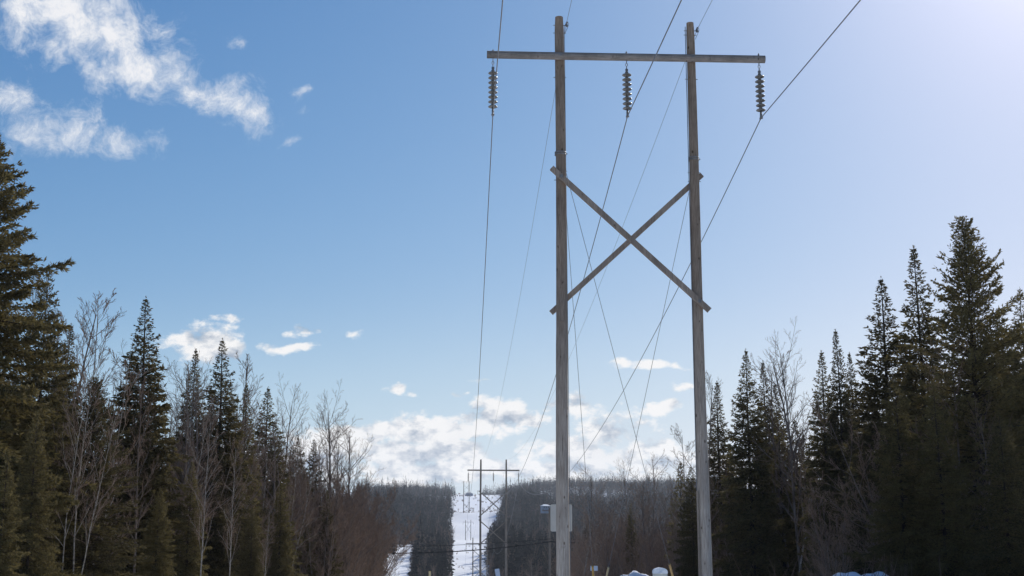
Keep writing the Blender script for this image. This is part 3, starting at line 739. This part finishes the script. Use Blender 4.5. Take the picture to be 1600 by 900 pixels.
# left side
hero(big_sp, -18, 205, 42, 1.0, 'huge spruce at the left edge of the photo, taller than everything beside it')
hero(fan_sp, 150, 590, 45, 1.05, 'bushy spruce with sweeping upturned boughs right of the huge left spruce', rz=2.0)
hero(sp[0], 78, 415, 50, .75, 'narrow spruce tip pressed against the right side of the huge left spruce')
hero(sp[1], 230, 466, 60, 1.18, 'tall pointed spruce left of the small white cloud')
hero(sp[2], 306, 546, 74, 1.0, 'thin spire spruce just left of the twin pointed spruce')
hero(sp[1], 349, 531, 72, 1.15, 'sharp pointed spruce rising in front of the small white cloud')
hero(sp[2], 386, 600, 80, 1.0, 'shorter dark spruce tucked to the right of the sharp pointed one', rz=1)
hero(sp[1], 419, 606, 92, 1.3, 'lone pointed spruce tip in the middle of the left woods')
hero(sp[0], 466, 683, 104, .9, 'rounded spruce low on the left slope, left of a matching pair')
hero(sp[3], 490, 686, 108, .9, 'rounded spruce low on the left slope, nearest the bare maple')
hero(sp[3], 395, 700, 84, .9, 'green-tinged low spruce behind the thin pale birches')
hero(sp[0], 60, 640, 38, .8, 'low spruce filling the bottom left corner with olive boughs')
hero(sp[3], 12, 700, 35, 1.0, 'lowest spruce in the bottom left corner of the photo')
hero(sp[0], 478, 790, 96, .9, 'short green spruce at the foot of the left woods', rz=3)
hero(BIRCH, 122, 440, 55, 1.1, 'leafless grey birch reaching above the bushy spruce at left')
hero(SAP, 170, 480, 56, 1.3, 'many-stemmed leafless birch in front of the sky between two left spruces')
hero(SAP, 135, 560, 43, 1.0, 'pale-stemmed birch clump in front of the bushy left spruce', rz=.5)
hero(BIRCH, 323, 640, 46, .85, 'thin leaning pale birch, left one of the pale pair', lean=.17)
hero(BIRCH, 366, 685, 47, .85, 'thin leaning pale birch, right one of the pale pair', lean=.16)
hero(BIRCH, 416, 780, 60, .9, 'short leaning pale birch in front of the low green spruces', lean=.2)
hero(TALL, 100, 470, 60, 1.0, 'thin leafless tree beside the narrow left spruce tip')
hero(MAPLE, 528, 632, 105, .75, 'tall bare maple at the right end of the left woods')
hero(MAPLE2, 562, 668, 112, 1.0, 'rounded bare maple overhanging the valley, rightmost on the left side')
hero(MAPLE2, 500, 650, 112, 1.0, 'bare maple between the low spruces and the tallest bare maple')
hero(TALL, 385, 560, 85, 1.0, 'slender leafless tree behind the sharp pointed spruce')
hero(SAP, 262, 560, 75, 1.2, 'leafless sapling clump between the tall left spruce and the thin spire')
hero(MAPLE, 440, 620, 100, .8, 'bare crown just right of the lone pointed spruce tip', rz=4)
hero(sp[0], 440, 755, 80, .95, 'olive green spruce low in front of the lone pointed spruce tip', rz=4)
hero(sp[3], 512, 765, 98, .95, 'green spruce at the outer foot of the left woods, beside the brown brush', rz=2)
hero(sp[0], 395, 790, 66, .9, 'small olive spruce behind the right one of the pale birches', rz=5)
hero(sp[3], 300, 720, 60, 1.0, 'dark spruce in the gap below the thin spire spruce')
hero(sp[0], 250, 760, 50, 1.0, 'olive spruce low between the bushy left spruce and the pale birches', rz=1)
hero(sp[1], 335, 700, 70, 1.2, 'dark spruce right behind the left one of the pale birches', rz=3)
# right side
hero(sp[1], 1165, 547, 80, 1.05, 'sharp pointed spruce, first tall one right of the right pole')
hero(sp[2], 1120, 596, 88, 1.0, 'slim dark spruce nearest the right pole')
hero(sp[2], 1192, 565, 84, .9, 'thin spruce spire just right of the first tall pointed one', rz=1.2)
hero(sp[1], 1212, 600, 86, 1.0, 'blunt shorter spruce right of the thin spire')
hero(sp[2], 1283, 549, 72, 1.1, 'narrow spruce left of the tall central spire on the right side')
hero(sp[2], 1306, 516, 71, .95, 'tall central spire of the right woods, between two shorter ones', rz=2)
hero(sp[1], 1328, 551, 73, .9, 'short spruce tip on the right shoulder of the central spire')
hero(sp[1], 1376, 434, 58, 1.2, 'pointed spruce with ragged edge, left of the tall narrow column')
hero(sp[2], 1428, 386, 54, 1.15, 'tall narrow columnar spruce left of the broad one')
hero(fan_sp, 1504, 341, 48, .95, 'broad upswept spruce, tallest of the right woods', rz=1.1)
hero(sp[3], 1592, 450, 50, .9, 'spruce at the right edge of the photo beside the broad tallest one')
hero(sp[0], 1560, 480, 56, .9, 'shadowed spruce in the gap right of the broad tallest one')
hero(sp[0], 1398, 590, 46, .95, 'spruce with brown sunlit boughs at the left front of the right woods', rz=5)
hero(sp[3], 1460, 600, 45, 1.0, 'dark spruce under the broad tallest one')
hero(sp[0], 1560, 640, 42, 1.0, 'dark spruce in the bottom right corner')
hero(sp[0], 1080, 728, 80, .8, 'spruce half hidden behind the right pole')
hero(sp[3], 986, 786, 120, .75, 'small conical spruce among the brown thickets between the two poles')
hero(TALL, 1098, 588, 84, .8, 'slender bare tree left of the slim dark spruce')
hero(MAPLE, 1240, 545, 78, .8, 'bare crown against the sky in the dip of the right woods')
hero(TALL, 1258, 550, 80, 1.2, 'upright bare tree in the dip of the right woods', rz=2)
hero(MAPLE2, 1222, 575, 82, .8, 'thin bare tree beside the blunt shorter spruce')
hero(MAPLE, 1545, 640, 46, .7, 'leafless grey tree in front of the broad tallest spruce')
hero(BIRCH, 1065, 660, 100, 1.1, 'pale bare tree just left of the right pole')
hero(MAPLE2, 1010, 716, 125, .8, 'bare maple standing above the thickets at centre right')
hero(MAPLE, 985, 728, 130, .9, 'bare maple left of the one where the guy wires cross')
hero(TALL, 1035, 740, 120, 1.0, 'upright bare tree between the crossing guy wires and the right pole')
hero(MAPLE2, 935, 735, 140, 1.1, 'wide bare maple just right of the left pole')
hero(SAP, 905, 760, 120, 1.3, 'low bare sapling clump against the left pole')

# filler rows: dense woods either side
rng = np.random.default_rng(77)
placed = []
def free(x, y, d):
    return all((x - a) ** 2 + (y - b) ** 2 > d * d for a, b in placed)
def scatter(n, yr, xfun, d, fn, tries=40):
    c_ = 0
    for _ in range(n * tries):
        if c_ >= n: break
        y = rng.uniform(*yr); x0, x1 = xfun(y)
        if x1 <= x0: continue
        x = rng.uniform(x0, x1)
        if abs(x) > .43 * y + 3 or not free(x, y, d): continue
        placed.append((x, y)); fn(x, y); c_ += 1
GL = 'woods on the left of the corridor'; GR = 'woods on the right of the corridor'
LS = 'dark spruce packed in the left woods behind the front row'
RS = 'dark spruce packed in the right woods behind the front row'
def fill_sp(label, group, hmin, hmax):
    def f(x, y):
        K = (near_sp if y < 62 else mid_sp); K = K[rng.integers(len(K))]
        plant(K, x, y, rng.uniform(hmin, hmax), rng.uniform(.75, 1.12), rng.uniform(0, 6.28), label, 'tree', group)
    return f
def fill_ba(label, group, hmin, hmax):
    def f(x, y):
        K = [TALL, MAPLE, MAPLE2, BIRCH, SAP][rng.integers(5)]
        plant(K, x, y, rng.uniform(hmin, hmax), rng.uniform(.8, 1.2), rng.uniform(0, 6.28), label, 'tree', group)
    return f
def fill_sh(label, group, hmin, hmax):
    def f(x, y):
        K = [ALD1, ALD2][rng.integers(2)]
        plant(K, x, y, rng.uniform(hmin, hmax), rng.uniform(.9, 1.4), rng.uniform(0, 6.28), label, 'shrub', group)
    return f
edgeL = lambda y: -15.5 - max(0, 60 - y) * .05 + sstep(y, 85, 110) * 2.5 - max(0, y - 125) * .1
edgeR = lambda y: 15.0 - sstep(y, 90, 115) * 5.0 - max(0, y - 150) * .03
scatter(82, (50, 150), lambda y: (-.43 * y - 3, edgeL(y) - 1.5), 2.6, fill_sp(LS, GL, 8, 11))
scatter(108, (48, 112), lambda y: (edgeR(y) + 1.8, .43 * y + 3), 2.1, fill_sp(RS, GR, 8, 11))
scatter(60, (45, 150), lambda y: (-.43 * y - 2, edgeL(y) - .5), 1.9, fill_ba('leafless hardwood mixed into the left woods', GL, 9, 12))
scatter(75, (45, 200), lambda y: (edgeR(y) + 1.5, .43 * y + 2), 1.9, fill_ba('leafless hardwood mixed into the right woods', GR, 8.5, 12))
scatter(80, (48, 132), lambda y: (edgeL(y) - 7, edgeL(y) - 1.5), 1.2, fill_sh('brown leafless brush along the left edge of the corridor', 'brush along the left edge', 5, 8.5))
scatter(150, (50, 200), lambda y: (edgeR(y) - 2, edgeR(y) + 12), 1.3, fill_sh('brown leafless brush along the right edge of the corridor', 'brush along the right edge', 4.5, 8))
scatter(30, (62, 112), lambda y: (edgeL(y) - 7, edgeL(y) - .5), 1.4, fill_ba('leafless hardwood standing among the left spruces', 'bare trees among the left spruces', 9.5, 12.5))
scatter(44, (95, 126), lambda y: (edgeL(y) - 4.5, edgeL(y) + .4), .9, fill_sh('reddish brown brush at the valley end of the left woods', 'brush at the valley end', 7, 10.5))

# mid-distance trees at the edge of the far woods, each its own object
def clear_at(x, y):
    xr = x - line_x(y); jit = 2.6 * sin(y * .045) + 2.2 * sin(y * .11) + 1.5 * sin(y * .37 + 1) + 1.2 * sin(y * .83)
    if y < 1400:
        if -10.5 - max(0, y - 450) * .009 + .6 * jit < xr < (6.5 + max(0, y - 540) * .027 + jit * .35) + max(0, y - 1060) * .03: return True
    else:
        if -20 + jit < xr < 56 + jit and not (xr > 30 and 2180 < y): return True
    if y < 455 and xr < 0: return True                      # open ground across the road on the left
    if 440 < y < 945 + 5 * jit and -(.101 - max(0, y - 650) * .000070) * y + .3 * jit < x < -.0745 * y + .4 * jit: return True   # side clearing
    return False
placed = []
def mid(n, yr, xr_, hh=(8, 14)):
    c_ = 0
    for _ in range(n * 60):
        if c_ >= n: break
        y = rng.uniform(*yr); x = line_x(y) + rng.uniform(*xr_)
        if clear_at(x, y) or not free(x, y, 2.2): continue
        placed.append((x, y)); c_ += 1; left = x < line_x(y)
        if rng.random() < .6:
            K = low_sp[rng.integers(3)]; plant(K, x, y, rng.uniform(*hh), rng.uniform(1, 1.3), rng.uniform(0, 6.28),
                'distant spruce in the woods %s of the snowy valley clearing' % ('left' if left else 'right'), 'tree', 'distant woods %s of the valley clearing' % ('left' if left else 'right'))
        else:
            K = [TALL, MAPLE2, MAPLE][rng.integers(3)]; plant(K, x, y, rng.uniform(7, 11), rng.uniform(1, 1.3), rng.uniform(0, 6.28),
                'distant leafless tree in the woods %s of the snowy valley clearing' % ('left' if left else 'right'), 'tree', 'distant woods %s of the valley clearing' % ('left' if left else 'right'))
mid(34, (230, 450), (13, 60))
mid(30, (455, 560), (-27, -9.5))
mid(20, (430, 560), (4, 30), (12, 18))
mid(44, (560, 860), (6, 22), (13, 20))

# far woods that read as one mass
def forest(name, n, yr, xrange, seed, hr, dens=44, mats=(NEEDLES_FAR, TWIG), test=clear_at, bare_share=.35):
    rg = np.random.default_rng(seed); pts = []
    while len(pts) < n:
        m = n
        # even spread over ground area
        y = np.sqrt(rg.uniform(yr[0] ** 2, yr[1] ** 2, m)); 
        x = np.array([rg.uniform(xrange(a)[0], xrange(a)[1]) for a in y])
        for a, b in zip(x, y):
            if not test(a, b): pts.append((a, b))
    pts = np.array(pts[:n]); z = hgt(pts[:, 0], pts[:, 1]); H = (hr[0] + (hr[1] - hr[0]) * rg.random(n) ** 1.7) * (1 + .45 * (rg.random(n) < .13)) * (1 + .16 * np.sin(pts[:, 0] * .09 + np.sin(pts[:, 1] * .02) * 2) + .12 * np.sin(pts[:, 0] * .31 + pts[:, 1] * .05))
    isb = rg.random(n) < bare_share; dens0 = dens
    for which, m_, nm in ((~isb, mats[0], name + '_of_conifers'), (isb, mats[1], name + '_of_leafless_trees')):
        idx = np.where(which)[0]; k = len(idx)
        if k == 0: continue
        base = np.stack([pts[idx, 0], pts[idx, 1], z[idx]], 1); h = H[idx]
        mb = MB()
        dens = dens0 if m_ is mats[0] else int(dens0 * 1.7)
        if m_ is mats[0]:
            t = np.tile(((np.arange(dens) + .5) / dens) ** .9, (k, 1)) + rg.normal(size=(k, dens)) * .01; az = rg.uniform(0, 2 * pi, (k, dens))
            rad = h[:, None] * rg.uniform(.13, .22, (k, 1)) * (1.02 - np.clip(t, 0, 1)) ** .85
            p = base[:, None, :] + np.stack([rad * .12 * np.cos(az), rad * .12 * np.sin(az), t * h[:, None]], -1)
            d = np.stack([np.cos(az), np.sin(az), -.28 + t * .5 + rg.normal(size=t.shape) * .15], -1); d /= np.linalg.norm(d, axis=2)[:, :, None]
            mb.cards(p.reshape(-1, 3), d.reshape(-1, 3), (rad * rg.uniform(.8, 1.25, rad.shape) + .25).ravel(), (rad * .45 + .25).ravel(), rg)
            # leaders
            pt = base + np.stack([np.zeros(k), np.zeros(k), h * .9], 1); up = np.tile([0, 0, 1.], (k, 1))
            mb.cards(pt, up, h * .2, np.full(k, .55), rg)
        else:
            t = rg.uniform(.15, .95, (k, dens)); az = rg.uniform(0, 2 * pi, (k, dens))
            p = base[:, None, :] + np.stack([0 * t, 0 * t, t * h[:, None] * .75], -1)
            d = np.stack([np.cos(az) * .55, np.sin(az) * .55, np.ones_like(t)], -1); d /= np.linalg.norm(d, axis=2)[:, :, None]
            mb.cards(p.reshape(-1, 3), d.reshape(-1, 3), (h[:, None] * rg.uniform(.12, .30, t.shape)).ravel(), np.full(k * dens, .10), rg)
            up = np.tile([0, 0, 1.], (k, 1)); mb.cards(base, up, h * .95, np.full(k, .35), rg)
        tag(mb.obj(nm, m_), 'far woods on the hillside that read as one dark mass', 'woods', kind='stuff')
xs_ = lambda y: (line_x(y) - .16 * y - 20, line_x(y) + .24 * y)
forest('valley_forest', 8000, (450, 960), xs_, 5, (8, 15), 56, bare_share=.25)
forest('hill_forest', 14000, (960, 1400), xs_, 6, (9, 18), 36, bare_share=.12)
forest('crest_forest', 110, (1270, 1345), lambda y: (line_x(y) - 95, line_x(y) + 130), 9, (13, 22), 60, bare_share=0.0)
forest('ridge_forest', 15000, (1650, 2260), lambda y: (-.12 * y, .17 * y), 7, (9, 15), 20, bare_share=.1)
def slope_brush(x, y):
    return not (-40 < x - line_x(y) < 60)
# scattered bushes on the snow of the far slope and along the clearing
rg = np.random.default_rng(3)
mb = MB(); k = 420
y = np.concatenate([rg.uniform(420, 900, 50), rg.uniform(1560, 1760, 260), rg.uniform(1760, 2150, 110)]); x = np.array([line_x(b) + (rg.uniform(-9, 13) if b < 1000 else rg.uniform(-45, 60)) for b in y])
b_ = np.stack([x, y, hgt(x, y)], 1); n = 16
p = np.repeat(b_, n, 0); d = rg.normal(size=(k * n, 3)); d[:, 2] = np.abs(d[:, 2]) + 1; d /= np.linalg.norm(d, axis=1)[:, None]
sc = np.repeat(np.where(y > 1000, 2.6, .8), n)
mb.cards(p, d, rg.uniform(.6, 1.5, k * n) * sc, .09 * sc + .03, rg)
tag(mb.obj('scattered_brush', TWIG), 'sparse brown brush poking out of the snow in the clearing', 'brush', kind='stuff')

# ------------------------------------------------------------------ haze
HAZE = 0.00006
if HAZE:
    mb = MB(); mb.box((0, 1400, 90), (3400, 4400, 260)); hz = mb.obj('haze', None or SNOW); hz.data.materials.clear()
    m = bpy.data.materials.new('haze'); m.use_nodes = True; t = m.node_tree; t.nodes.clear()
    pv = t.nodes.new('ShaderNodeVolumePrincipled'); pv.inputs['Color'].default_value = (.80, .87, 1, 1); pv.inputs['Density'].default_value = HAZE; pv.inputs['Anisotropy'].default_value = .3
    om = t.nodes.new('ShaderNodeOutputMaterial'); t.links.new(pv.outputs[0], om.inputs['Volume'])
    hz.data.materials.append(m); tag(hz, 'thin pale haze in the air over the valley', 'haze', kind='stuff')
